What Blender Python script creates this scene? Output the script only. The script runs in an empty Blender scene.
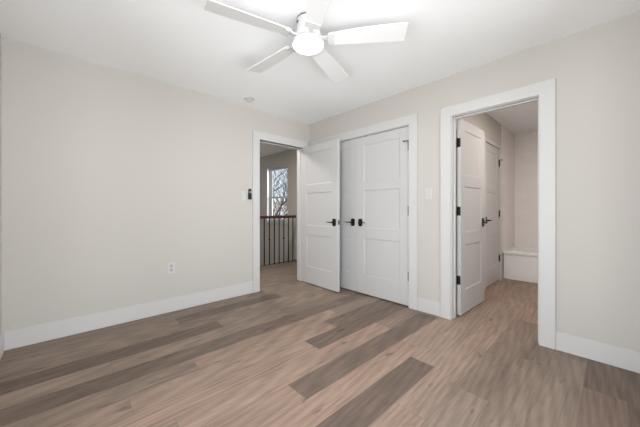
import bpy, bmesh, math, random
from mathutils import Vector, Matrix
random.seed(11)
S = bpy.context.scene
COL = S.collection

# ------------------------------------------------------------------ camera, world, lights, exposure
cam_data = bpy.data.cameras.new('camera')
cam = bpy.data.objects.new('camera', cam_data)
COL.objects.link(cam)
cam.location = (-2.832, -3.246, 1.10)
cam.rotation_euler = (math.radians(90), 0, -math.atan2(0.6858, 0.7278))
cam_data.sensor_width = 36.0
cam_data.lens = 36.0 * 274.0 / 640.0
cam_data.shift_y = -4.1 / 640.0
cam_data.clip_start = 0.02
S.camera = cam

world = bpy.data.worlds.new('world')
S.world = world
world.use_nodes = True
bgn = world.node_tree.nodes['Background']
bgn.inputs['Color'].default_value = (0.76, 0.87, 1.0, 1)
bgn.inputs['Strength'].default_value = 1.0

S.view_settings.view_transform = 'Standard'
S.view_settings.look = 'None'
S.view_settings.gamma = 1.0
S.view_settings.use_curve_mapping = False
S.view_settings.exposure = 0.29

def area_light(name, loc, aim, sx, sy, watts, color):
    d = bpy.data.lights.new(name, 'AREA')
    d.shape = 'RECTANGLE'; d.size = sx; d.size_y = sy
    d.energy = watts; d.color = color
    o = bpy.data.objects.new(name, d)
    COL.objects.link(o)
    o.location = loc
    o.rotation_euler = Vector(aim).to_track_quat('-Z', 'Y').to_euler()
    return o
# fill lights added behind and beside the camera, hall window daylight, bathroom ceiling lamp
area_light('fill_light_back', (-1.95, -6.4, 0.2), (0, 1, 0), 5.0, 4.5, 470, (0.945, 0.975, 1.0))
area_light('fill_light_side', (-5.0, -2.8, 0.2), (1, 0, 0), 5.0, 4.0, 345, (0.945, 0.975, 1.0))
area_light('daylight_hall', (3.3, 0.35, 1.9), (-2.4, 1.85, -0.3), 1.6, 1.6, 240, (0.92, 0.96, 1.0))
area_light('hall_fill', (-0.9, 0.75, 2.40), (0, 0, -1), 0.3, 0.3, 20, (1.0, 0.95, 0.90))  # unseen source added to brighten the hall
area_light('bathroom_lamp', (0.95, -3.05, 2.40), (0, 0, -1), 0.35, 0.35, 16.5, (1.0, 0.90, 0.85))

# ------------------------------------------------------------------ materials
def mat(name, color, rough=0.5, metal=0.0, emit=None, estr=0.0, bump=0.0, bscale=200.0, spec=0.5, var=0.0, vscale=3.0):
    m = bpy.data.materials.new(name)
    m.use_nodes = True
    nt = m.node_tree; b = nt.nodes['Principled BSDF']
    b.inputs['Base Color'].default_value = (*color, 1)
    b.inputs['Roughness'].default_value = rough
    b.inputs['Metallic'].default_value = metal
    b.inputs['Specular IOR Level'].default_value = spec
    if emit:
        b.inputs['Emission Color'].default_value = (*emit, 1)
        b.inputs['Emission Strength'].default_value = estr
    tc = nt.nodes.new('ShaderNodeTexCoord')
    if bump:
        n = nt.nodes.new('ShaderNodeTexNoise'); n.inputs['Scale'].default_value = bscale
        bp = nt.nodes.new('ShaderNodeBump'); bp.inputs['Strength'].default_value = bump; bp.inputs['Distance'].default_value = 0.002
        nt.links.new(tc.outputs['Object'], n.inputs['Vector'])
        nt.links.new(n.outputs['Fac'], bp.inputs['Height'])
        nt.links.new(bp.outputs['Normal'], b.inputs['Normal'])
    if var:
        n = nt.nodes.new('ShaderNodeTexNoise'); n.inputs['Scale'].default_value = vscale; n.inputs['Detail'].default_value = 4
        r = nt.nodes.new('ShaderNodeMapRange')
        r.inputs['To Min'].default_value = 1 - var; r.inputs['To Max'].default_value = 1 + var
        mx = nt.nodes.new('ShaderNodeMix'); mx.data_type = 'RGBA'; mx.blend_type = 'MULTIPLY'
        mx.inputs['Factor'].default_value = 1
        mx.inputs[6].default_value = (*color, 1)
        nt.links.new(tc.outputs['Object'], n.inputs['Vector'])
        nt.links.new(n.outputs['Fac'], r.inputs['Value'])
        nt.links.new(r.outputs['Result'], mx.inputs[7])
        nt.links.new(mx.outputs[2], b.inputs['Base Color'])
    return m

def srgb(r, g, b):
    f = lambda c: (c / 255 / 12.92) if c / 255 <= 0.04045 else ((c / 255 + 0.055) / 1.055) ** 2.4
    return (f(r), f(g), f(b))

M_WALL = mat('wall_paint', srgb(197, 193, 187), 0.75, bump=0.08, bscale=260, spec=0.25)
M_CEIL = mat('ceiling_paint', srgb(248, 249, 250), 0.85, bump=0.05, bscale=200, spec=0.2)
M_TRIM = mat('trim_paint', srgb(205, 204, 203), 0.45, bump=0.004, bscale=12)
M_DOOR = mat('door_paint', srgb(199, 198, 197), 0.45, bump=0.004, bscale=12)
M_BLACK = mat('black_metal', (0.012, 0.011, 0.011), 0.42, 0.3, bump=0.02, bscale=300)
M_GREYMETAL = mat('grey_metal', (0.07, 0.07, 0.072), 0.45, 0.4, bump=0.02, bscale=300)
M_FANB = mat('fan_blade_white', srgb(226, 226, 226), 0.5, bump=0.01, bscale=60)
M_FAN = mat('fan_white', srgb(208, 208, 207), 0.4, bump=0.01, bscale=90)
M_PLASTIC = mat('white_plastic', srgb(202, 201, 198), 0.35, bump=0.01, bscale=120)
M_GREYPL = mat('grey_plastic', srgb(176, 176, 178), 0.4, bump=0.01, bscale=120)
M_BLACKPL = mat('black_plastic', (0.014, 0.014, 0.015), 0.4, bump=0.02, bscale=200)
M_TUB = mat('tub_acrylic', srgb(240, 238, 236), 0.18, bump=0.005, bscale=20)
M_LAMP = mat('lamp_diffuser', (1, 1, 1), 0.4, emit=(1.0, 0.985, 0.96), estr=3.0, bump=0.005, bscale=50)
M_BARK = mat('bark', srgb(96, 82, 72), 0.9, bump=0.6, bscale=30, var=0.3, vscale=8)
M_LEAF = mat('dry_leaves', srgb(196, 160, 120), 0.8, var=0.3, vscale=9)
M_LAWN = mat('autumn_lawn', srgb(150, 135, 100), 0.95, bump=0.5, bscale=8, var=0.35, vscale=0.6)
M_SIDING = mat('siding', srgb(200, 190, 175), 0.8, bump=0.1, bscale=10)

def mat_tile():
    m = mat('bath_tile', srgb(236, 230, 226), 0.2)
    nt = m.node_tree; b = nt.nodes['Principled BSDF']
    tc = nt.nodes.new('ShaderNodeTexCoord'); sep = nt.nodes.new('ShaderNodeSeparateXYZ')
    add = nt.nodes.new('ShaderNodeMath'); add.operation = 'ADD'
    cmb = nt.nodes.new('ShaderNodeCombineXYZ')
    br = nt.nodes.new('ShaderNodeTexBrick')
    br.inputs['Color1'].default_value = (*srgb(236, 230, 226), 1)
    br.inputs['Color2'].default_value = (*srgb(233, 227, 223), 1)
    br.inputs['Mortar'].default_value = (*srgb(229, 223, 218), 1)
    br.inputs['Scale'].default_value = 1.0
    br.inputs['Mortar Size'].default_value = 0.003
    br.inputs['Brick Width'].default_value = 0.30
    br.inputs['Row Height'].default_value = 0.10
    L = nt.links.new
    L(tc.outputs['Object'], sep.inputs[0]); L(sep.outputs[0], add.inputs[0]); L(sep.outputs[1], add.inputs[1])
    L(add.outputs[0], cmb.inputs[0]); L(sep.outputs[2], cmb.inputs[1]); L(cmb.outputs[0], br.inputs['Vector'])
    L(br.outputs['Color'], b.inputs['Base Color'])
    return m
M_TILE = mat_tile()

def mat_glass():
    m = bpy.data.materials.new('window_glass'); m.use_nodes = True
    nt = m.node_tree; nt.nodes.clear()
    o = nt.nodes.new('ShaderNodeOutputMaterial'); mx = nt.nodes.new('ShaderNodeMixShader')
    t = nt.nodes.new('ShaderNodeBsdfTransparent'); g = nt.nodes.new('ShaderNodeBsdfGlossy')
    g.inputs['Roughness'].default_value = 0.02
    lw = nt.nodes.new('ShaderNodeLayerWeight'); lw.inputs['Blend'].default_value = 0.5
    fr = nt.nodes.new('ShaderNodeMath'); fr.operation = 'POWER'; fr.inputs[1].default_value = 5.0
    sc = nt.nodes.new('ShaderNodeMath'); sc.operation = 'MULTIPLY_ADD'; sc.inputs[1].default_value = 0.6; sc.inputs[2].default_value = 0.02
    nt.links.new(lw.outputs['Facing'], fr.inputs[0]); nt.links.new(fr.outputs[0], sc.inputs[0])
    nt.links.new(sc.outputs[0], mx.inputs[0]); nt.links.new(t.outputs[0], mx.inputs[1]); nt.links.new(g.outputs[0], mx.inputs[2])
    nt.links.new(mx.outputs[0], o.inputs['Surface'])
    return m
M_GLASS = mat_glass()

def mat_rail():
    m = mat('handrail_wood', srgb(92, 40, 28), 0.3)
    nt = m.node_tree; b = nt.nodes['Principled BSDF']
    tc = nt.nodes.new('ShaderNodeTexCoord'); mp = nt.nodes.new('ShaderNodeMapping'); mp.inputs['Scale'].default_value = (4, 60, 60)
    n = nt.nodes.new('ShaderNodeTexNoise'); n.inputs['Detail'].default_value = 5
    cr = nt.nodes.new('ShaderNodeValToRGB')
    cr.color_ramp.elements[0].color = (*srgb(58, 24, 18), 1); cr.color_ramp.elements[1].color = (*srgb(98, 44, 31), 1)
    nt.links.new(tc.outputs['Object'], mp.inputs[0]); nt.links.new(mp.outputs[0], n.inputs['Vector'])
    nt.links.new(n.outputs['Fac'], cr.inputs[0]); nt.links.new(cr.outputs[0], b.inputs['Base Color'])
    return m
M_RAIL = mat_rail()

def mat_floor():
    """vinyl plank: the tone of each plank is a face attribute, grain, streaks and knots are noise stretched along the board"""
    m = bpy.data.materials.new('plank_floor'); m.use_nodes = True
    nt = m.node_tree; b = nt.nodes['Principled BSDF']; N = nt.nodes.new; L = nt.links.new
    at = N('ShaderNodeAttribute'); at.attribute_name = 'plank'          # r: tone 0..1, g: random offset, b: pinkness
    sp = N('ShaderNodeSeparateColor'); L(at.outputs['Color'], sp.inputs[0])
    tc = N('ShaderNodeTexCoord')
    off = N('ShaderNodeMath'); off.operation = 'MULTIPLY'; off.inputs[1].default_value = 40.0; L(sp.outputs[1], off.inputs[0])
    cb = N('ShaderNodeCombineXYZ'); L(off.outputs[0], cb.inputs[0]); L(off.outputs[0], cb.inputs[2])
    va = N('ShaderNodeVectorMath'); va.operation = 'ADD'; L(tc.outputs['Object'], va.inputs[0]); L(cb.outputs[0], va.inputs[1])
    def noise(scale, det, rough=0.55, dist=0.0):
        mp = N('ShaderNodeMapping'); mp.inputs['Scale'].default_value = scale
        n = N('ShaderNodeTexNoise'); n.inputs['Scale'].default_value = 1.0; n.inputs['Detail'].default_value = det
        n.inputs['Roughness'].default_value = rough; n.inputs['Distortion'].default_value = dist
        L(va.outputs[0], mp.inputs[0]); L(mp.outputs[0], n.inputs['Vector'])
        return n.outputs['Fac']
    def mr(v, a, c, lo, hi):
        r = N('ShaderNodeMapRange'); L(v, r.inputs['Value'])
        r.inputs['From Min'].default_value = a; r.inputs['From Max'].default_value = c
        r.inputs['To Min'].default_value = lo; r.inputs['To Max'].default_value = hi
        return r.outputs['Result']
    def mul(a, c):
        x = N('ShaderNodeMath'); x.operation = 'MULTIPLY'; L(a, x.inputs[0]); L(c, x.inputs[1]); return x.outputs[0]
    cr = N('ShaderNodeValToRGB'); L(sp.outputs[0], cr.inputs[0])
    e = cr.color_ramp.elements
    e[0].position = 0.0; e[0].color = (*srgb(101, 86, 76), 1)
    e[1].position = 1.0; e[1].color = (*srgb(158, 139, 125), 1)
    k = e.new(0.5); k.color = (*srgb(137, 120, 107), 1)
    pk = N('ShaderNodeMix'); pk.data_type = 'RGBA'; L(sp.outputs[2], pk.inputs['Factor']); L(cr.outputs[0], pk.inputs[6])
    pk.inputs[7].default_value = (*srgb(158, 130, 114), 1)
    fine = mr(noise((3.2, 62, 1), 8, 0.7), 0.3, 0.7, 0.80, 1.18)
    streak = mr(noise((1.5, 30, 1), 6, 0.62, 1.0), 0.56, 0.76, 1.04, 0.66)
    broad = mr(noise((2.2, 6, 1), 4, 0.55, 0.4), 0.32, 0.68, 0.86, 1.12)
    # cathedral figure
    mp = N('ShaderNodeMapping'); mp.inputs['Scale'].default_value = (0.9, 7, 1); L(va.outputs[0], mp.inputs[0])
    wv = N('ShaderNodeTexWave'); wv.wave_type = 'RINGS'; wv.rings_direction = 'SPHERICAL'
    wv.inputs['Scale'].default_value = 1.6; wv.inputs['Distortion'].default_value = 5.0; wv.inputs['Detail'].default_value = 2
    L(mp.outputs[0], wv.inputs['Vector'])
    fig = mr(wv.outputs['Fac'], 0, 1, 0.88, 1.06)
    knot = mr(noise((5.0, 17, 1), 2, 0.5), 0.665, 0.76, 1.0, 0.52)
    v = mul(mul(mul(fine, broad), streak), mul(fig, knot))
    mx = N('ShaderNodeMix'); mx.data_type = 'RGBA'; mx.blend_type = 'MULTIPLY'; mx.inputs['Factor'].default_value = 1
    L(pk.outputs[2], mx.inputs[6]); L(v, mx.inputs[7])
    L(mx.outputs[2], b.inputs['Base Color'])
    rr = mr(noise((3, 30, 1), 3), 0.3, 0.7, 0.42, 0.58); L(rr, b.inputs['Roughness'])
    b.inputs['Specular IOR Level'].default_value = 0.35
    bp = N('ShaderNodeBump'); bp.inputs['Strength'].default_value = 0.12; bp.inputs['Distance'].default_value = 0.001
    L(v, bp.inputs['Height']); L(bp.outputs[0], b.inputs['Normal'])
    return m
M_FLOOR = mat_floor()
M_GAP = mat('plank_joint', srgb(122, 106, 95), 0.7, bump=0.05, bscale=80)

# ------------------------------------------------------------------ mesh helpers
def box(bm, x0, x1, y0, y1, z0, z1, M=None):
    x0, x1 = sorted((x0, x1)); y0, y1 = sorted((y0, y1)); z0, z1 = sorted((z0, z1))
    v = [bm.verts.new(Vector(p) if M is None else M @ Vector(p)) for p in
         ((x0, y0, z0), (x1, y0, z0), (x1, y1, z0), (x0, y1, z0), (x0, y0, z1), (x1, y0, z1), (x1, y1, z1), (x0, y1, z1))]
    for f in ((3, 2, 1, 0), (4, 5, 6, 7), (0, 1, 5, 4), (1, 2, 6, 5), (2, 3, 7, 6), (3, 0, 4, 7)):
        bm.faces.new([v[i] for i in f])

def rounded_box(bm, x0, x1, y0, y1, z0, z1, r, axis='y', seg=4):
    """box whose outline across `axis` has rounded corners"""
    x0, x1 = sorted((x0, x1)); y0, y1 = sorted((y0, y1)); z0, z1 = sorted((z0, z1))
    if axis == 'y': a0, a1, b0, b1, c0, c1 = x0, x1, z0, z1, y0, y1; P = lambda a, b, c: (a, c, b)
    elif axis == 'x': a0, a1, b0, b1, c0, c1 = y0, y1, z0, z1, x0, x1; P = lambda a, b, c: (c, a, b)
    else: a0, a1, b0, b1, c0, c1 = x0, x1, y0, y1, z0, z1; P = lambda a, b, c: (a, b, c)
    pts = []
    for (ca, cb, s) in ((a1 - r, b1 - r, 0), (a0 + r, b1 - r, 90), (a0 + r, b0 + r, 180), (a1 - r, b0 + r, 270)):
        for i in range(seg + 1):
            t = math.radians(s + 90 * i / seg); pts.append((ca + r * math.cos(t), cb + r * math.sin(t)))
    lo = [bm.verts.new(P(a, b, c0)) for a, b in pts]; hi = [bm.verts.new(P(a, b, c1)) for a, b in pts]
    n = len(pts)
    bm.faces.new(lo[::-1]); bm.faces.new(hi)
    for i in range(n):
        bm.faces.new((lo[i], lo[(i + 1) % n], hi[(i + 1) % n], hi[i]))

def lathe(bm, prof, seg=32, M=None, caps=True):
    rings = []
    for r, z in prof:
        rings.append([bm.verts.new((M or Matrix()) @ Vector((r * math.cos(2 * math.pi * i / seg), r * math.sin(2 * math.pi * i / seg), z))) for i in range(seg)])
    for a, b in zip(rings, rings[1:]):
        for i in range(seg):
            bm.faces.new((a[i], a[(i + 1) % seg], b[(i + 1) % seg], b[i]))
    if caps:
        bm.faces.new(rings[0][::-1]); bm.faces.new(rings[-1])

def tube(bm, pts, radii, seg=8, caps=True):
    pts = [Vector(p) for p in pts]
    if not isinstance(radii, (list, tuple)): radii = [radii] * len(pts)
    rings = []
    d0 = (pts[1] - pts[0]).normalized()
    up = Vector((0, 0, 1)) if abs(d0.z) < 0.9 else Vector((1, 0, 0))
    for i, p in enumerate(pts):
        d = (pts[min(i + 1, len(pts) - 1)] - pts[max(i - 1, 0)]).normalized()
        a = d.cross(up)
        if a.length < 1e-4: a = d.orthogonal()
        a.normalize(); b = a.cross(d).normalized(); up = b
        rings.append([bm.verts.new(p + radii[i] * (a * math.cos(2 * math.pi * k / seg) + b * math.sin(2 * math.pi * k / seg))) for k in range(seg)])
    for A, B in zip(rings, rings[1:]):
        for k in range(seg):
            bm.faces.new((A[k], A[(k + 1) % seg], B[(k + 1) % seg], B[k]))
    if caps:
        bm.faces.new(rings[0][::-1]); bm.faces.new(rings[-1])

def obj(name, bm, m, parent=None, bevel=0.0, smooth=False):
    bmesh.ops.recalc_face_normals(bm, faces=bm.faces)
    me = bpy.data.meshes.new(name); bm.to_mesh(me); bm.free()
    me.materials.append(m)
    if smooth:
        for p in me.polygons: p.use_smooth = True
        me.set_sharp_from_angle(angle=math.radians(35))
    o = bpy.data.objects.new(name, me); COL.objects.link(o)
    if parent: o.parent = parent
    if bevel:
        md = o.modifiers.new('bevel', 'BEVEL'); md.width = bevel; md.segments = 2; md.limit_method = 'ANGLE'
        md.harden_normals = False
    return o

def empty(name, loc=(0, 0, 0), rz=0.0):
    o = bpy.data.objects.new(name, None); COL.objects.link(o)
    o.location = loc; o.rotation_euler = (0, 0, rz); o.empty_display_size = 0.1
    return o

def tag(o, label, cat, group=None, kind=None):
    o['label'] = label; o['category'] = cat
    if group: o['group'] = group
    if kind: o['kind'] = kind
    return o

def structure(name, bm, m, label, cat, bevel=0.0):
    return tag(obj(name, bm, m, bevel=bevel), label, cat, kind='structure')

def NB(): return bmesh.new()

# ------------------------------------------------------------------ dimensions
H = 2.44
XL, YB = -3.172, -3.58            # far-left wall plane and wall behind the camera
T = 0.115                        # partition thickness
D1 = (-0.905, -0.140)            # bedroom doorway along x in wall_left (y = 0)
D2 = (-1.705, -0.185)            # closet opening along y in wall_right (x = 0)
D3 = (-2.853, -2.147)            # bathroom doorway along y in wall_right
DH = 2.035
BY = -2.06                       # bathroom left wall plane
HX = 0.90                        # hall window wall plane
HY = 3.35

# ------------------------------------------------------------------ floor: boards running along x
def build_floor():
    bm = NB(); lay = bm.loops.layers.float_color.new('plank')
    rng = random.Random(5)
    W = 0.1817; Y0 = -0.04
    # joints of each row (x) and tone of every board between them, read off the photograph; None = random
    rows = {
        -1: ([-2.6, -1.3, 0.2], [.5, .4, .45, .3]),
        0: ([-1.45, -0.1], [.45, .55, .35]),
        1: ([-2.006, -0.80], [.52, .16, .45]),
        2: ([-1.30, 0.0], [.45, .55, .4]),
        3: ([-1.725, -0.45], [.10, .62, .5]),
        4: ([-2.58, -1.10], [.72, .60, .45]),
        5: ([-1.05], [.16, .26]),
        6: ([-2.14, -0.70], [.52, .82, .6]),
        7: ([-2.55, -0.96], [.75, .80, .22]),
        8: ([-2.75, -1.357], [.70, .84, .14]),
        9: ([-2.40, -0.617], [.55, .88, .48]),
        10: ([-1.80, -0.06], [.88, .14, .5]),
        11: ([-2.30, -0.75], [.7, .84, .8]),
        12: ([-2.20, -0.937, 0.95], [.7, .10, .80, .6]),
        13: ([-1.45, 0.25, 1.75], [.80, .86, .82, .55]),
        14: ([-1.05, 0.472, 1.65], [.55, .46, .60, .2]),
        15: ([-1.6, -0.35, 1.0], [.6, .55, .48, .7]),
        16: ([-1.9, -0.10, 1.3], [.55, .68, .55, .6]),
        17: ([-1.75, -0.48, 0.8], [.4, .34, .24, .5]),
        18: ([-1.2, 0.4], [.4, .22, .6]),
    }
    pink = {(6, 1): .35, (7, 0): .3, (7, 1): .35, (8, 1): .5, (9, 1): .45, (10, 0): .5, (11, 1): .55, (11, 2): .3, (13, 0): .5, (13, 1): .3, (12, 2): .15, (13, 2): .2, (14, 2): .6, (13, 3): .6, (12, 3): .5, (15, 3): .5, (17, 1): .2}  # bathroom boards also carry the warm lamp light as tint
    y_top, y_bot = 1.42, YB - 0.12
    r = int(math.floor((Y0 - y_top) / W))
    while True:
        ya = Y0 - W * r; yb = ya - W; 
        if ya < y_bot: break
        ya2, yb2 = min(ya, y_top), max(yb, y_bot)
        x0, x1 = XL - 0.12, (HX + 0.1 if ya2 > -1.9 else 3.2)
        if r in rows: js, tones = rows[r]
        else:
            js = []; x = x0 + rng.uniform(0.3, 1.3)
            while x < x1 - 0.3: js.append(x); x += rng.uniform(1.0, 1.5)
            tones = [rng.choice([.12, .3, .45, .5, .6]) for _ in range(len(js) + 1)]
        xs = [x0] + [j for j in js if j < x1] + [x1]
        g = 0.0009
        for i in range(len(xs) - 1):
            t = tones[min(i, len(tones) - 1)]
            c = (t, rng.random(), pink.get((r, i), 0.0), 1)
            a, b_ = xs[i] + (g if i else 0), xs[i + 1] - (g if i < len(xs) - 2 else 0)
            v = [bm.verts.new(p) for p in ((a, yb2 + g, 0), (b_, yb2 + g, 0), (b_, ya2 - g, 0), (a, ya2 - g, 0))]
            f = bm.faces.new(v)
            for l in f.loops: l[lay] = c
        r += 1
    # subfloor showing in the hairline joints
    n0 = len(bm.faces)
    box(bm, XL - .12, 3.2, y_bot, -1.9, -0.25, -0.0012)
    box(bm, XL - .12, HX + .1, -1.9, y_top, -0.25, -0.0012)
    bm.faces.ensure_lookup_table()
    for f in bm.faces[n0:]: f.material_index = 1
    o = structure('floor', bm, M_FLOOR, 'grey-brown wood plank floor running through bedroom, hall and bathroom', 'floor')
    o.data.materials.append(M_GAP)
build_floor()

# ------------------------------------------------------------------ walls and ceilings
bm = NB()   # wall with the hall doorway (y = 0)
box(bm, XL, D1[0], 0, T, 0, H); box(bm, D1[1], T, 0, T, 0, H); box(bm, D1[0], D1[1], 0, T, DH, H)
structure('wall_left', bm, M_WALL, 'beige wall left of the corner holding the hall doorway', 'wall')
bm = NB()   # wall with closet and bathroom doorway (x = 0)
for a, b in ((YB, D3[0]), (D3[1], D2[0]), (D2[1], 0)): box(bm, 0, T, a, b, 0, H)
box(bm, 0, T, D3[0], D3[1], DH, H); box(bm, 0, T, D2[0], D2[1], DH + .02, H)
structure('wall_right', bm, M_WALL, 'beige wall right of the corner with closet and bathroom doorway', 'wall')
WB = (-2.90, -1.00, 0.16, 2.18)     # unseen opening behind the camera, added and sized to light the room
bm = NB()
box(bm, XL - T, WB[0], YB - T, YB, 0, H); box(bm, WB[1], T, YB - T, YB, 0, H)
box(bm, WB[0], WB[1], YB - T, YB, 0, WB[2]); box(bm, WB[0], WB[1], YB - T, YB, WB[3], H)
structure('wall_back', bm, M_WALL, 'beige wall behind the viewer with an added window opening', 'wall')
WS = (-3.45, -1.85, 0.16, 2.18)  # unseen side opening, added and placed for its light on the walls
bm = NB()
box(bm, XL - T, XL, YB, WS[0], 0, H); box(bm, XL - T, XL, WS[1], T, 0, H)
box(bm, XL - T, XL, WS[0], WS[1], 0, WS[2]); box(bm, XL - T, XL, WS[0], WS[1], WS[3], H)
structure('wall_side', bm, M_WALL, 'beige side wall at the far left edge', 'wall')
bm = NB(); box(bm, XL - T, T, YB - T, T, H, H + .1)
structure('ceiling', bm, M_CEIL, 'plain white bedroom ceiling above the fan', 'ceiling')
# closet
bm = NB(); box(bm, T, 0.75, -0.10, 0.0, 0, H); box(bm, 0.75, 0.85, BY + T, 0.0, 0, H); box(bm, T, .85, BY + T, 0, H, H + .1)
structure('wall_closet', bm, M_WALL, 'beige inside walls of the closet behind its double doors', 'wall')
# hall and stairwell
WH = (1.78, 2.64, 0.78, 2.15)
bm = NB()
box(bm, HX, HX + .15, 0.0, WH[0], 0, H); box(bm, HX, HX + .15, 1.42, WH[0], -2.8, 0); box(bm, HX, HX + .15, WH[1], HY + .1, -2.8, H)
box(bm, HX, HX + .15, WH[0], WH[1], -2.8, WH[2]); box(bm, HX, HX + .15, WH[0], WH[1], WH[3], H)
structure('wall_hall_window', bm, M_WALL, 'beige hall wall with a tall window beyond the railing', 'wall')
bm = NB(); box(bm, -2.2, HX, HY, HY + .1, -2.8, H); box(bm, -2.3, -2.2, T, HY + .1, -2.8, H)
box(bm, -2.2, HX, 1.40, 1.42, -2.8, -0.25)
structure('wall_hall', bm, M_WALL, 'beige stairwell walls beyond the hall railing', 'wall')
bm = NB(); box(bm, -2.3, HX + .15, T, HY + .1, H, H + .1)
structure('ceiling_hall', bm, M_CEIL, 'white hall ceiling seen through the left doorway', 'ceiling')
bm = NB(); box(bm, -2.2, HX, 1.42, HY, -2.9, -2.8)
structure('floor_lower', bm, M_GAP, 'brown floor at the bottom of the stairwell', 'floor')
# bathroom
TX0, TX1 = 2.30, 3.06
bm = NB(); box(bm, T, 1.375, BY, BY + T, 0, H); box(bm, 2.095, 3.2, BY, BY + T, 0, H); box(bm, 1.375, 2.095, BY, BY + T, 2.04, H); box(bm, 1.375, 2.095, BY + .06, BY + T, 0, 2.04)
box(bm, T, TX1, YB - T, YB, 0, H)
structure('wall_bath', bm, M_WALL, 'beige bathroom side walls seen through the right doorway', 'wall')
bm = NB(); box(bm, TX1, TX1 + .12, YB - T, BY, 0, H); box(bm, TX0 - .06, TX1, BY - .008, BY, 0.40, H)
box(bm, TX0 - .06, TX1, YB, YB + .008, 0.40, H)
structure('wall_tub_surround', bm, M_TILE, 'pale tiled wall around the bathtub', 'wall')
bm = NB(); box(bm, T, TX1 + .12, YB - T, BY + T, H, H + .1)
structure('ceiling_bath', bm, M_CEIL, 'white bathroom ceiling seen through the right doorway', 'ceiling')

# ------------------------------------------------------------------ trim
CW, CT = 0.096, 0.018    # casing width, thickness
def jamb_boards(bm, axis, a, b, top, f0, depth, stop_at, t=0.012):
    def bx(u0, u1, n0, n1, z0, z1):
        if axis == 'x': box(bm, u0, u1, n0, n1, z0, z1)
        else: box(bm, n0, n1, u0, u1, z0, z1)
    bx(a, a + t, f0, f0 + depth, 0, top); bx(b - t, b, f0, f0 + depth, 0, top); bx(a + t, b - t, f0, f0 + depth, top - t, top)
    s0, s1 = stop_at
    bx(a + t, a + t + .011, s0, s1, 0, top - t); bx(b - t - .011, b - t, s0, s1, 0, top - t); bx(a + t + .011, b - t - .011, s0, s1, top - t - .011, top - t)

def frame(name, label, axis, a, b, top, f0, depth, stop_at, cw_a=CW, cw_b=CW, both=True):
    bm = NB()
    def bx(u0, u1, n0, n1, z0, z1):
        if axis == 'x': box(bm, u0, u1, n0, n1, z0, z1)
        else: box(bm, n0, n1, u0, u1, z0, z1)
    jamb_boards(bm, axis, a, b, top, f0, depth, stop_at)
    rv = -0.006    # casing set back so a strip of the jamb edge shows
    sides = [(f0 - CT, f0)] + ([(f0 + depth, f0 + depth + CT)] if both else [])
    for g0, g1 in sides:
        U = [(a - cw_a, 0), (a - cw_a, top + CW), (b + cw_b, top + CW), (b + cw_b, 0), (b + rv, 0), (b + rv, top + rv), (a - rv, top + rv), (a - rv, 0)]
        P = (lambda u, n, z: (u, n, z)) if axis == 'x' else (lambda u, n, z: (n, u, z))
        v0 = [bm.verts.new(P(u, g0, z)) for u, z in U]; v1 = [bm.verts.new(P(u, g1, z)) for u, z in U]
        for q in ((0, 1, 6, 7), (1, 2, 5, 6), (2, 3, 4, 5)):
            bm.faces.new([v0[i] for i in q]); bm.faces.new([v1[i] for i in q][::-1])
        for i in range(8): bm.faces.new((v0[i], v0[(i + 1) % 8], v1[(i + 1) % 8], v1[i]))
    return structure(name, bm, M_TRIM, label, 'door frame', bevel=.002)

frame('trim_1', 'white door casing around the left doorway to the hall', 'x', D1[0], D1[1], DH + .012, 0, T, (.036, .072))
frame('trim_2', 'white casing around the closet double doors', 'y', D2[0], D2[1], DH + .02, 0, T, (.040, .07), cw_b=0.15, both=False)
frame('trim_3', 'white door casing around the right doorway to the bathroom', 'y', D3[0], D3[1], DH, 0, T, (.045, .08))

def baseboard(name, label, segs, bevel=.004):
    bm = NB()
    for s in segs: box(bm, *s)
    return structure(name, bm, M_TRIM, label, 'baseboard', bevel=bevel)
BH, BT = 0.142, 0.015
baseboard('baseboard_left', 'white baseboard along the left wall up to the hall doorway', [(XL, D1[0] - CW, -BT, 0, 0, BH + .01)])
baseboard('baseboard_right', 'white baseboard along the right wall, between and beyond the doorways',
          [(-BT, 0, D3[1] + CW, D2[0] - CW, 0, BH), (-BT, 0, YB, D3[0] - CW, 0, BH)])
baseboard('baseboard_side', 'white baseboard at the far left edge', [(XL, XL + BT, YB, -BT, 0, BH + .01)])
baseboard('baseboard_back', 'white baseboard along the wall behind the viewer', [(XL + BT, -BT, YB, YB + BT, 0, BH)])
baseboard('baseboard_hall', 'white baseboard at the foot of the hall window wall', [(HX - BT, HX, T, 1.36, 0, BH)])
baseboard('baseboard_bath', 'white baseboard of the bathroom beside its inner door', [(T + .03, 1.28, BY - BT, BY, 0, BH), (2.15, 2.24, BY - BT, BY, 0, BH)])
# skirt and nosing at the stair edge of the hall floor
bm = NB(); box(bm, -2.2, HX, 1.405, 1.43, -0.20, 0.012)
structure('trim_4', bm, M_GAP, 'brown floor nosing under the hall railing', 'floor trim', bevel=.004)

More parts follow.
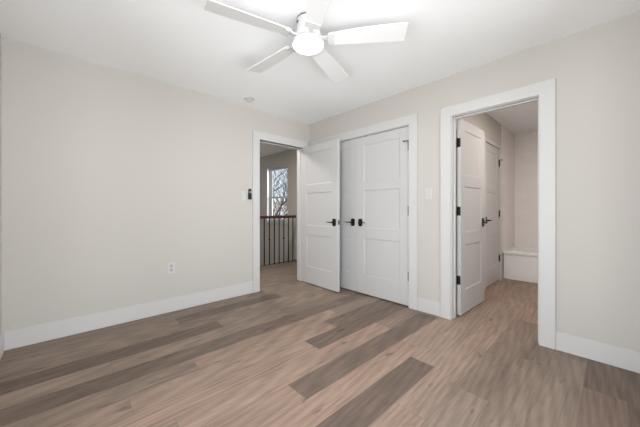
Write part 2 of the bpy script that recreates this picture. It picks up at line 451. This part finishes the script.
# ------------------------------------------------------------------ doors
PAN = ((.245, .715), (.85, 1.33), (1.45, 1.915))
def door_mesh(w, h=2.022, th=0.035, stile=0.115):
    """three-panel shaker door: x 0..w from the hinge, y -th..0 thickness, z 0..h"""
    bm = NB()
    box(bm, 0, stile, -th, 0, 0, h); box(bm, w - stile, w, -th, 0, 0, h)
    zs = [0] + [z for p in PAN for z in p] + [h]
    for i in range(0, len(zs), 2): box(bm, stile, w - stile, -th, 0, zs[i], zs[i + 1])
    for z0, z1 in PAN:
        d = 0.008; s = 0.010
        box(bm, stile, w - stile, -th + d, -d, z0, z1)
        for ya, yb in ((-d, 0.0), (-th + d, -th)):
            def prism(p):                      # sloped sticking strip: two triangles joined
                v = [bm.verts.new(q) for q in p]
                bm.faces.new(v[0:3]); bm.faces.new(v[3:6])
                for a, b in ((0, 1), (1, 2), (2, 0)): bm.faces.new((v[a], v[b], v[b + 3], v[a + 3]))
            x0, x1 = stile, w - stile
            e = 0.0025 * (1 if yb > ya else -1)
            prism(((x0, yb - e, z0), (x0, ya, z0), (x0 + s, ya, z0 + s), (x0, yb - e, z1), (x0, ya, z1), (x0 + s, ya, z1 - s)))
            prism(((x1, yb - e, z0), (x1, ya, z0), (x1 - s, ya, z0 + s), (x1, yb - e, z1), (x1, ya, z1), (x1 - s, ya, z1 - s)))
            prism(((x0, yb - e, z0), (x0, ya, z0), (x0 + s, ya, z0 + s), (x1, yb - e, z0), (x1, ya, z0), (x1 - s, ya, z0 + s)))
            prism(((x0, yb - e, z1), (x0, ya, z1), (x0 + s, ya, z1 - s), (x1, yb - e, z1), (x1, ya, z1), (x1 - s, ya, z1 - s)))
    return bm

def lever(parent, x, z, y, side, tohinge=-1):
    """black lever handle on the face at y, pointing out along side, lever towards the hinge (-x)"""
    bm = NB()
    rounded_box(bm, x - .032, x + .032, y - side * .001, y + side * .011, z - .050, z + .050, .022, 'y', 6)
    o = obj('door_handle', bm, M_BLACK, parent, bevel=.003)
    bm = NB()
    yy = y + side * .050
    tube(bm, [(x, y + side * .010, z), (x, y + side * .035, z), (x, yy - side * .004, z), (x + tohinge * .012, yy, z), (x + tohinge * .06, yy, z + .001), (x + tohinge * .108, yy - side * .006, z + .002)],
         [.010, .010, .0095, .0080, .0065, .0050], 12)
    obj('lever', bm, M_BLACK, o, smooth=True)

def hinge(parent, x, z, y, m, pin=True, stop=0, name='hinge'):
    """butt hinge: knuckle beside the door edge plus a leaf on it"""
    bm = NB()
    tube(bm, [(x, y, z - .045), (x, y, z + .045)], .0085, 12)
    lathe(bm, [(.0055, .045), (.008, .047), (.008, .051), (.004, .055)], 10, Matrix.Translation((x, y, z)))
    lathe(bm, [(.004, -.053), (.008, -.050), (.0055, -.045)], 10, Matrix.Translation((x, y, z)))
    o = obj(name, bm, m, parent, smooth=True)
    if stop:
        bm = NB()
        d = .05
        tube(bm, [(x, y, z + .055), (x + stop * d * .4, y + .012, z + .055), (x + stop * d, y + .02, z + .055)], [.006, .005, .005], 8)
        lathe(bm, [(.009, -.006), (.009, .006)], 12, Matrix.Translation((x + stop * d, y + .02, z + .055)) @ Matrix.Rotation(math.radians(90), 4, 'X'))
        obj('door_stop', bm, m, o, smooth=True)
    return o

def edge_leaf(parent, z, m, th=.035):
    bm = NB(); box(bm, -.0025, .001, -th + .004, -.001, z - .045, z + .045)
    return obj('hinge_leaf', bm, m, parent)

HZ = (1.80, 1.07, 0.335)
# door 1: bedroom door swung open against the closet; local +y = the face that looks at the room
e1 = tag(empty('door_1', (-0.135, -0.020, 0.012), math.radians(-91.8)), 'white three-panel door standing open in front of the closet', 'door', kind='structure')
W1 = 0.770
# local x runs to the near edge, local -y looks to -X (the visible face)
obj('door_leaf', door_mesh(W1), M_DOOR, e1, bevel=.002)
lever(e1, W1 - .066, .915, -.035, -1); lever(e1, W1 - .066, .915, 0.0, 1)
bm = NB(); box(bm, W1 - .0005, W1 + .0015, -.029, -.006, .885, .945); ol = obj('latch_plate', bm, M_BLACK, e1)
bm = NB(); box(bm, W1 + .001, W1 + .010, -.022, -.012, .905, .925); obj('latch_bolt', bm, M_BLACK, ol)
for z in HZ: hinge(e1, -.004, z, .006, M_GREYMETAL)

# doors 2 and 3: closet pair, faces flush with the room
YM = (D2[0] + D2[1]) / 2
WL = (D2[1] - D2[0]) / 2 - .012 - .0035
e2 = tag(empty('door_2', (0.003, D2[0] + .014, 0.014), math.radians(90)), 'right leaf of the white closet double doors, hinges on show', 'door', kind='structure')
obj('door_leaf', door_mesh(WL), M_DOOR, e2, bevel=.002).location = (0, 0, 0)
e3 = tag(empty('door_3', (0.003, D2[1] - .014, 0.014), math.radians(-90)), 'left leaf of the white closet double doors, half hidden by the open door', 'door', kind='structure')
obj('door_leaf', door_mesh(WL), M_DOOR, e3, bevel=.002)
# leaf of door_2: local +x -> +Y, local +y -> -X (room side): shift slab so its +y face is the room face
lever(e2, WL - .062, .915, 0.0, 1)
lever(e3, WL - .062, .915, -.035, -1)
for i, z in enumerate(HZ): hinge(e2, -.003, z, .010, M_GREYMETAL, stop=(1 if i == 0 else 0))
for z in HZ: hinge(e3, -.003, z, -.039, M_GREYMETAL)
for ch in e3.children: ch.location.y += 0.035
for e, sx in ((e2, 1), (e3, 1)):
    bm = NB(); y = -.001 if e is e2 else -.034 + .035
    box(bm, WL - .165, WL - .125, -.012 if e is e2 else .001, .0015 if e is e2 else .013, 2.0215, 2.0275)
    obj('ball_catch', bm, M_BLACK, e)

# door 4: bathroom door swung into the bathroom
W4 = 0.711
e4 = tag(empty('door_4', (0.138, -2.158, 0.012), math.radians(-1.4)), 'white three-panel door swung open into the bathroom', 'door', kind='structure')
obj('door_leaf', door_mesh(W4), M_DOOR, e4, bevel=.002)
lever(e4, W4 - .064, .935, -.035, -1); lever(e4, W4 - .064, .935, 0.0, 1)
for z in (1.775, 1.07, 0.36):
    h = hinge(e4, -.010, z, .004, M_BLACK)
    bm = NB(); box(bm, -.0025, .0008, -.034, -.001, z - .045, z + .045); obj('hinge_leaf', bm, M_BLACK, h)
    bm = NB(); box(bm, -.046, -.008, -.0015, .0035, z - .045, z + .045); obj('hinge_leaf', bm, M_BLACK, h)
bm = NB(); box(bm, W4 - .0005, W4 + .0015, -.029, -.006, .905, .965); obj('latch_plate', bm, M_BLACK, e4)

# door 5: closed door in the bathroom's left wall, with its casing
bm = NB()
X5 = (1.375, 2.095)
for a, b, c, d in ((X5[0] - .06, X5[0], 0, 2.035), (X5[1] + .012, X5[1] + .06, 0, 2.035), (X5[0] - .06, X5[1] + .06, 2.035, 2.085)):
    box(bm, a, b, BY - .016, BY, c, d)
structure('trim_5', bm, M_TRIM, 'slim white casing around the inner bathroom door', 'door frame', bevel=.002)
e5 = tag(empty('door_5', (X5[1] - .002, BY + .002, 0.012), math.radians(180)), 'closed white door with black hinges inside the bathroom', 'door', kind='structure')
bmd = door_mesh(X5[1] - X5[0] - .004, th=.035)
o = obj('door_leaf', bmd, M_DOOR, e5, bevel=.002)
lever(e5, X5[1] - X5[0] - .068, .935, 0.0, 1)
for i, z in enumerate((1.80, 1.02, 0.335)):
    hinge(e5, -.004, z, .008, M_BLACK, stop=(-1 if i == 0 else 0))
    bm = NB(); box(bm, .0, .016, -.001, .002, z - .045, z + .045); obj('hinge_leaf', bm, M_BLACK, e5.children[-1])

# ------------------------------------------------------------------ windows
def sash_window(name, label, axis, u0, u1, z0, z1, n_in, n_mid, sgn, mid):
    """double hung window in a wall opening; n_mid = plane of the sashes"""
    e = tag(empty(name), label, 'window', kind='structure')
    def bxm(bm, a, b, n0, n1, c, d):
        if axis == 'y': box(bm, n0, n1, a, b, c, d)
        else: box(bm, a, b, n0, n1, c, d)
    bm = NB(); t = .045
    bxm(bm, u0, u0 + t, n_mid - .03, n_mid + .03, z0, z1); bxm(bm, u1 - t, u1, n_mid - .03, n_mid + .03, z0, z1)
    bxm(bm, u0 + t, u1 - t, n_mid - .03, n_mid + .03, z1 - t, z1); bxm(bm, u0 + t, u1 - t, n_mid - .03, n_mid + .03, z0, z0 + t)
    obj('window_frame', bm, M_TRIM, e, bevel=.003)
    bm = NB()
    bxm(bm, u0 + .001, u0 + .006, n_in, n_mid - .03 * sgn, z0, z1); bxm(bm, u1 - .006, u1 - .001, n_in, n_mid - .03 * sgn, z0, z1)
    bxm(bm, u0 + .001, u1 - .001, n_in, n_mid - .03 * sgn, z1 - .006, z1 - .001)
    obj('window_reveal', bm, M_TRIM, e)
    for nm, c, d, off in (('lower_sash', z0 + t, mid + .02, -.008), ('upper_sash', mid - .02, z1 - t, .008)):
        bm = NB(); s = .028; n0, n1 = n_mid + off * sgn - .007, n_mid + off * sgn + .007
        a, b = u0 + t, u1 - t
        bxm(bm, a, a + s, n0, n1, c, d); bxm(bm, b - s, b, n0, n1, c, d)
        bxm(bm, a + s, b - s, n0, n1, c, c + s + .012); bxm(bm, a + s, b - s, n0, n1, d - s - .012, d)
        so = obj(nm, bm, M_TRIM, e, bevel=.002)
        bm = NB(); bxm(bm, a + s, b - s, (n0 + n1) / 2 - .002, (n0 + n1) / 2 + .002, c + s, d - s)
        obj('pane', bm, M_GLASS, so)
    bm = NB(); bxm(bm, u0 - .03, u1 + .03, n_in - .03 * sgn, n_mid - .03 * sgn, z0 - .022, z0)
    obj('window_sill', bm, M_TRIM, e, bevel=.003)
    return e
sash_window('window_1', 'tall hall window with bare trees outside, beyond the railing', 'y', WH[0], WH[1], WH[2], WH[3], HX, HX + .11, 1, 1.39)
sash_window('added_window_back', 'wide unseen window added behind the viewer to let in fill light', 'x', WB[0], WB[1], WB[2], WB[3], YB, YB - .08, -1, 1.45)
sash_window('added_window_side', 'wide unseen window added in the side wall to let in fill light', 'y', WS[0], WS[1], WS[2], WS[3], XL, XL - .08, -1, 1.45)

# ------------------------------------------------------------------ ceiling fan
FX, FY = -1.575, -1.79
fan = tag(empty('ceiling_fan', (FX, FY, H)), 'white five-blade ceiling fan with a lit round lamp', 'ceiling fan')
bm = NB(); lathe(bm, [(.074, 0), (.080, -.002), (.080, -.006), (.072, -.008)], 40); obj('canopy', bm, M_FAN, fan, smooth=True)
bm = NB(); lathe(bm, [(.073, -.007), (.073, -.022)], 40); obj('canopy_gap_shade', bm, M_GREYMETAL, fan, smooth=True)  # dark band standing in for the shade in the gap under the canopy
bm = NB(); lathe(bm, [(.060, -.019), (.078, -.020), (.081, -.024), (.083, -.090), (.090, -.115), (.094, -.128), (.094, -.148), (.085, -.152)], 48)
hs = obj('motor_housing', bm, M_FAN, fan, smooth=True)
for k in range(3):
    a = math.radians(170 + 120 * k)
    bm = NB(); lathe(bm, [(.010, 0), (.010, .003)], 12, Matrix.Translation((.0815 * math.cos(a), .0815 * math.sin(a), -.052)) @ Matrix.Rotation(a, 4, 'Z') @ Matrix.Rotation(math.radians(90), 4, 'Y'))
    obj('set_screw', bm, M_GREYMETAL, hs)
def blade_mesh():
    """local +x along the blade, pitched about x"""
    bm = NB()
    st = [(.150, .058, -.042), (.20, .060, -.050), (.28, .061, -.061), (.38, .062, -.072), (.50, .062, -.080), (.60, .062, -.084), (.66, .061, -.085), (.668, .056, -.080)]
    th = .007
    up, lo = [], []
    for x, a, b in st:
        up.append([bm.verts.new((x, a, th / 2)), bm.verts.new((x, b, th / 2))]); lo.append([bm.verts.new((x, a, -th / 2)), bm.verts.new((x, b, -th / 2))])
    for i in range(len(st) - 1):
        bm.faces.new((up[i][0], up[i + 1][0], up[i + 1][1], up[i][1])); bm.faces.new((lo[i][1], lo[i + 1][1], lo[i + 1][0], lo[i][0]))
        bm.faces.new((up[i][0], lo[i][0], lo[i + 1][0], up[i + 1][0])); bm.faces.new((up[i][1], up[i + 1][1], lo[i + 1][1], lo[i][1]))
    bm.faces.new((up[0][0], up[0][1], lo[0][1], lo[0][0])); bm.faces.new((up[-1][1], up[-1][0], lo[-1][0], lo[-1][1]))
    return bm
def arm_mesh():
    bm = NB()
    box(bm, .088, .150, -.016, .016, -.004, .008); box(bm, .140, .185, -.045, .050, -.010, -.0035)
    for y in (-.03, 0.003, .035):
        lathe(bm, [(.005, -.013), (.005, -.010)], 10, Matrix.Translation((.165, y, 0)))
    return bm
for k in range(5):
    b = obj('blade', blade_mesh(), M_FANB, fan, bevel=.002)
    b.location = (0, 0, -.148)
    b.rotation_euler = (math.radians(-12), 0, math.radians(-49 + 72 * k))
    obj('blade_arm', arm_mesh(), M_FAN, b, bevel=.002)
bm = NB(); lathe(bm, [(.080, -.150), (.104, -.166), (.111, -.172), (.111, -.190), (.107, -.192)], 48); lk = obj('light_kit', bm, M_FAN, fan, smooth=True)
bm = NB(); lathe(bm, [(.106, -.188), (.106, -.194), (.102, -.200), (.085, -.2045), (.055, -.207), (.02, -.208), (.002, -.2082)], 48)
obj('lamp_diffuser', bm, M_LAMP, lk, smooth=True)
ld = bpy.data.lights.new('fan_lamp_light', 'AREA'); ld.shape = 'DISK'; ld.size = .19; ld.energy = 6; ld.color = (1.0, 0.97, 0.93)
lo_ = bpy.data.objects.new('fan_lamp_light', ld); COL.objects.link(lo_); lo_.parent = fan; lo_.location = (0, 0, -.214)

# ------------------------------------------------------------------ ceiling detector
det = tag(empty('smoke_detector', (-1.18, -0.24, H)), 'small round white detector on the ceiling near the left wall', 'detector')
bm = NB(); lathe(bm, [(.062, 0), (.062, -.004), (.056, -.009), (.045, -.011)], 32); obj('base', bm, M_PLASTIC, det, smooth=True)
bm = NB(); lathe(bm, [(.040, -.009), (.040, -.020), (.034, -.029), (.020, -.034), (.003, -.035)], 32); obj('dome', bm, M_PLASTIC, det, smooth=True)
bm = NB(); lathe(bm, [(.041, -.013), (.0415, -.0135), (.0415, -.016), (.041, -.0165)], 32, caps=False); obj('vent_ring', bm, M_GREYPL, det)

# ------------------------------------------------------------------ switches, outlet, remote (local: x along the wall, y towards the room = -y)
def wall_plate(name, loc, rz, label, cat, kind, group=None):
    e = tag(empty(name, loc, rz), label, cat, group)
    bm = NB(); rounded_box(bm, -.037, .037, -.006, 0, -.060, .060, .006, 'y'); obj('plate', bm, M_PLASTIC, e, bevel=.002)
    if kind == 'switch':
        bm = NB(); box(bm, -.0165, .0165, -.0075, -.005, -.033, .033); r = obj('rocker_frame', bm, M_GREYPL, e)
        bm = NB(); v = [(-.015, 0), (-.015, .0)]; rounded_box(bm, -.0155, .0155, -.0105, -.006, -.032, .032, .002, 'y'); obj('rocker', bm, M_PLASTIC, r, bevel=.001)
        for z in (-.048, .048):
            bm = NB(); lathe(bm, [(.0035, 0), (.0035, .001)], 10, Matrix.Translation((0, -.006, z)) @ Matrix.Rotation(math.radians(90), 4, 'X')); obj('screw', bm, M_GREYPL, e)
    else:
        for z in (-.022, .022):
            bm = NB(); rounded_box(bm, -.0165, .0165, -.0085, -.005, z - .0165, z + .0165, .010, 'y'); s = obj('socket', bm, M_GREYPL, e)
            for x, hgt in ((-.006, .008), (.006, .0065)):
                bm = NB(); box(bm, x - .0012, x + .0012, -.0090, -.008, z - hgt / 2 + .003, z + hgt / 2 + .003); obj('slot', bm, M_BLACKPL, s)
            bm = NB(); lathe(bm, [(.0022, 0), (.0022, .0006)], 10, Matrix.Translation((0, -.0085, z - .008)) @ Matrix.Rotation(math.radians(90), 4, 'X')); obj('slot', bm, M_BLACKPL, s)
        bm = NB(); lathe(bm, [(.003, 0), (.003, .001)], 10, Matrix.Translation((0, -.006, 0)) @ Matrix.Rotation(math.radians(90), 4, 'X')); obj('screw', bm, M_GREYPL, e)
    return e
wall_plate('light_switch', (-1.135, 0, 1.275), 0, 'white light switch beside the black remote on the left wall', 'light switch', 'switch')
wall_plate('light_switch', (0, -1.922, 1.265), math.radians(-90), 'white light switch between the closet and the bathroom doorway', 'light switch', 'switch')
wall_plate('wall_outlet', (-1.975, 0, 0.47), 0, 'white electrical outlet low on the left wall', 'outlet', 'outlet')
rem = tag(empty('fan_remote', (-1.045, 0, 1.30)), 'black fan remote in its holder left of the hall doorway', 'remote control')
bm = NB(); rounded_box(bm, -.021, .021, -.026, 0, -.070, .005, .006, 'y'); obj('holder', bm, M_BLACKPL, rem, bevel=.002)
bm = NB(); rounded_box(bm, -.018, .018, -.024, -.006, -.055, .068, .007, 'y'); bd = obj('body', bm, M_BLACKPL, rem, bevel=.003)
for z in (.032, .018):
    bm = NB(); rounded_box(bm, -.010, .010, -.0255, -.023, z - .005, z + .005, .003, 'y'); obj('button', bm, M_GREYPL, bd)

# ------------------------------------------------------------------ hall railing
rl = tag(empty('stair_railing', (0, 1.38, 0)), 'stair railing with brown wooden handrail and black metal balusters', 'railing')
bm = NB()
prof = [(-.033, .922), (.033, .922), (.036, .945), (.030, .966), (.013, .975), (-.013, .975), (-.030, .966), (-.036, .945)]
vs = [[bm.verts.new((x, y, z)) for y, z in prof] for x in (-1.2, .80)]
bm.faces.new(vs[0]); bm.faces.new(vs[1][::-1])
for i in range(8): bm.faces.new((vs[0][i], vs[0][(i + 1) % 8], vs[1][(i + 1) % 8], vs[1][i]))
obj('handrail', bm, M_RAIL, rl, bevel=.002)
xs = [.735 - .1163 * k for k in range(17)]
for k, x in enumerate(xs):
    bm = NB(); box(bm, x - .008, x + .008, -.008, .008, 0.004, .945)
    b = obj('baluster', bm, M_BLACK, rl)
    bm = NB(); lathe(bm, [(.0175, 0.001), (.0175, .016), (.010, .026)], 4, Matrix.Translation((x, 0, 0)) @ Matrix.Rotation(math.radians(45), 4, 'Z')); obj('shoe', bm, M_BLACK, b)
    if k % 3 == 2:
        bm = NB(); lathe(bm, [(.007, .478), (.017, .492), (.021, .503), (.017, .514), (.007, .528)], 12, Matrix.Translation((x, 0, 0))); obj('knuckle', bm, M_BLACK, b, smooth=True)

# ------------------------------------------------------------------ bathtub
tub = tag(empty('bathtub', (TX0, BY, 0)), 'white alcove bathtub with a smooth front apron in the bathroom', 'bathtub')
TH = .445; L_ = (YB + .009) - (BY - .009); y0 = -.009; y1 = (YB + .009) - BY
def ring(bm, x0, x1, ya, yb, r, z, seg=6):
    pts = []
    for cx, cy, s in ((x1 - r, yb - r, 0), (x0 + r, yb - r, 90), (x0 + r, ya + r, 180), (x1 - r, ya + r, 270)):
        for i in range(seg + 1):
            t = math.radians(s + 90 * i / seg); pts.append(bm.verts.new((cx + r * math.cos(t), cy + r * math.sin(t), z)))
    return pts
bm = NB(); D = TX1 - TX0 - .001
rs = [ring(bm, .0, D, y1, y0, .004, TH - .045), ring(bm, .0, D, y1, y0, .004, TH - .008), ring(bm, .008, D - .006, y1 + .006, y0 - .006, .004, TH),
      ring(bm, .075, D - .06, y1 + .09, y0 - .09, .10, TH), ring(bm, .085, D - .07, y1 + .10, y0 - .10, .11, TH - .012), ring(bm, .13, D - .12, y1 + .20, y0 - .16, .12, .10), ring(bm, .20, D - .19, y1 + .3, y0 - .24, .10, .075)]
for A, B in zip(rs, rs[1:]):
    n = len(A)
    for i in range(n): bm.faces.new((A[i], A[(i + 1) % n], B[(i + 1) % n], B[i]))
bm.faces.new(rs[-1])
obj('basin', bm, M_TUB, tub, smooth=True)
bm = NB(); box(bm, .014, .030, y1, y0, .0, TH - .045); box(bm, .004, .016, y1, y0, .0, .085); box(bm, .010, .02, y1, y0, .085, .10)
obj('apron', bm, M_TUB, tub, bevel=.005)

# ------------------------------------------------------------------ outside the hall window
bm = NB(); box(bm, -60, 90, -60, 90, -3.3, -3.05)
structure('ground', bm, M_LAWN, 'tan autumn lawn outside the hall window', 'ground')
def tree(name, loc, h, seed, label, lean, leaves=0, r0=.16, maxl=4):
    rng = random.Random(seed)
    e = tag(empty(name, loc), label, 'tree', 'trees outside the hall window')
    bm = NB(); tips = []
    def branch(p, d, ln, r, lvl):
        n = 5; pts = [p]; rad = [r]
        q = p.copy(); dd = d.copy()
        for i in range(n):
            dd = (dd + Vector((rng.uniform(-.16, .16), rng.uniform(-.16, .16), rng.uniform(-.03, .12)))).normalized()
            q = q + dd * ln / n; pts.append(q.copy()); rad.append(r * (1 - .55 * (i + 1) / n))
        tube(bm, pts, rad, 7 if lvl < 2 else 4)
        if lvl >= 2: tips.extend(q_ for q_ in pts[2:] if q_.z < 4.6)
        if lvl < maxl:
            for i in range(2, n + 1):
                m = 2 if (lvl < 2 or i == n) else 1
                for _ in range(m):
                    ax = Vector((rng.uniform(-1, 1), rng.uniform(-1, 1), rng.uniform(-.2, .9))).normalized()
                    nd = (dd * .75 + ax * .85).normalized()
                    branch(pts[i], nd, ln * rng.uniform(.45, .68), rad[i] * rng.uniform(.5, .7), lvl + 1)
    branch(Vector((0, 0, 0)), Vector(lean).normalized(), h * .5, r0, 0)
    obj('trunk', bm, M_BARK, e)
    if leaves:
        bm = NB()
        for _ in range(leaves):
            p = rng.choice(tips) + Vector((rng.uniform(-.3, .3), rng.uniform(-.3, .3), rng.uniform(-.3, .2)))
            s = rng.uniform(.05, .09)
            a = Vector((rng.uniform(-1, 1), rng.uniform(-1, 1), rng.uniform(-1, 1))).normalized() * s; b = a.orthogonal().normalized() * s * .6
            v = [bm.verts.new(p + a), bm.verts.new(p + b), bm.verts.new(p - a), bm.verts.new(p - b)]
            bm.faces.new(v)
        lf = obj('foliage', bm, M_LEAF, e); lf['kind'] = 'stuff'
    return e
tree('bare_tree', (5.2, 8.6, -3.05), 8.5, 3, 'bare brown tree closest to the hall window', (.05, -.10, 1), r0=.13, maxl=3)
tree('autumn_tree', (8.0, 11.0, -3.05), 7.0, 8, 'leafy rust-coloured tree low behind the bare branches', (.0, .1, 1), leaves=5000, r0=.10)
tree('bare_tree', (13.5, 17.6, -3.05), 12.0, 21, 'tall thin bare tree farthest from the hall window', (-.05, .05, 1), r0=.13, maxl=3)
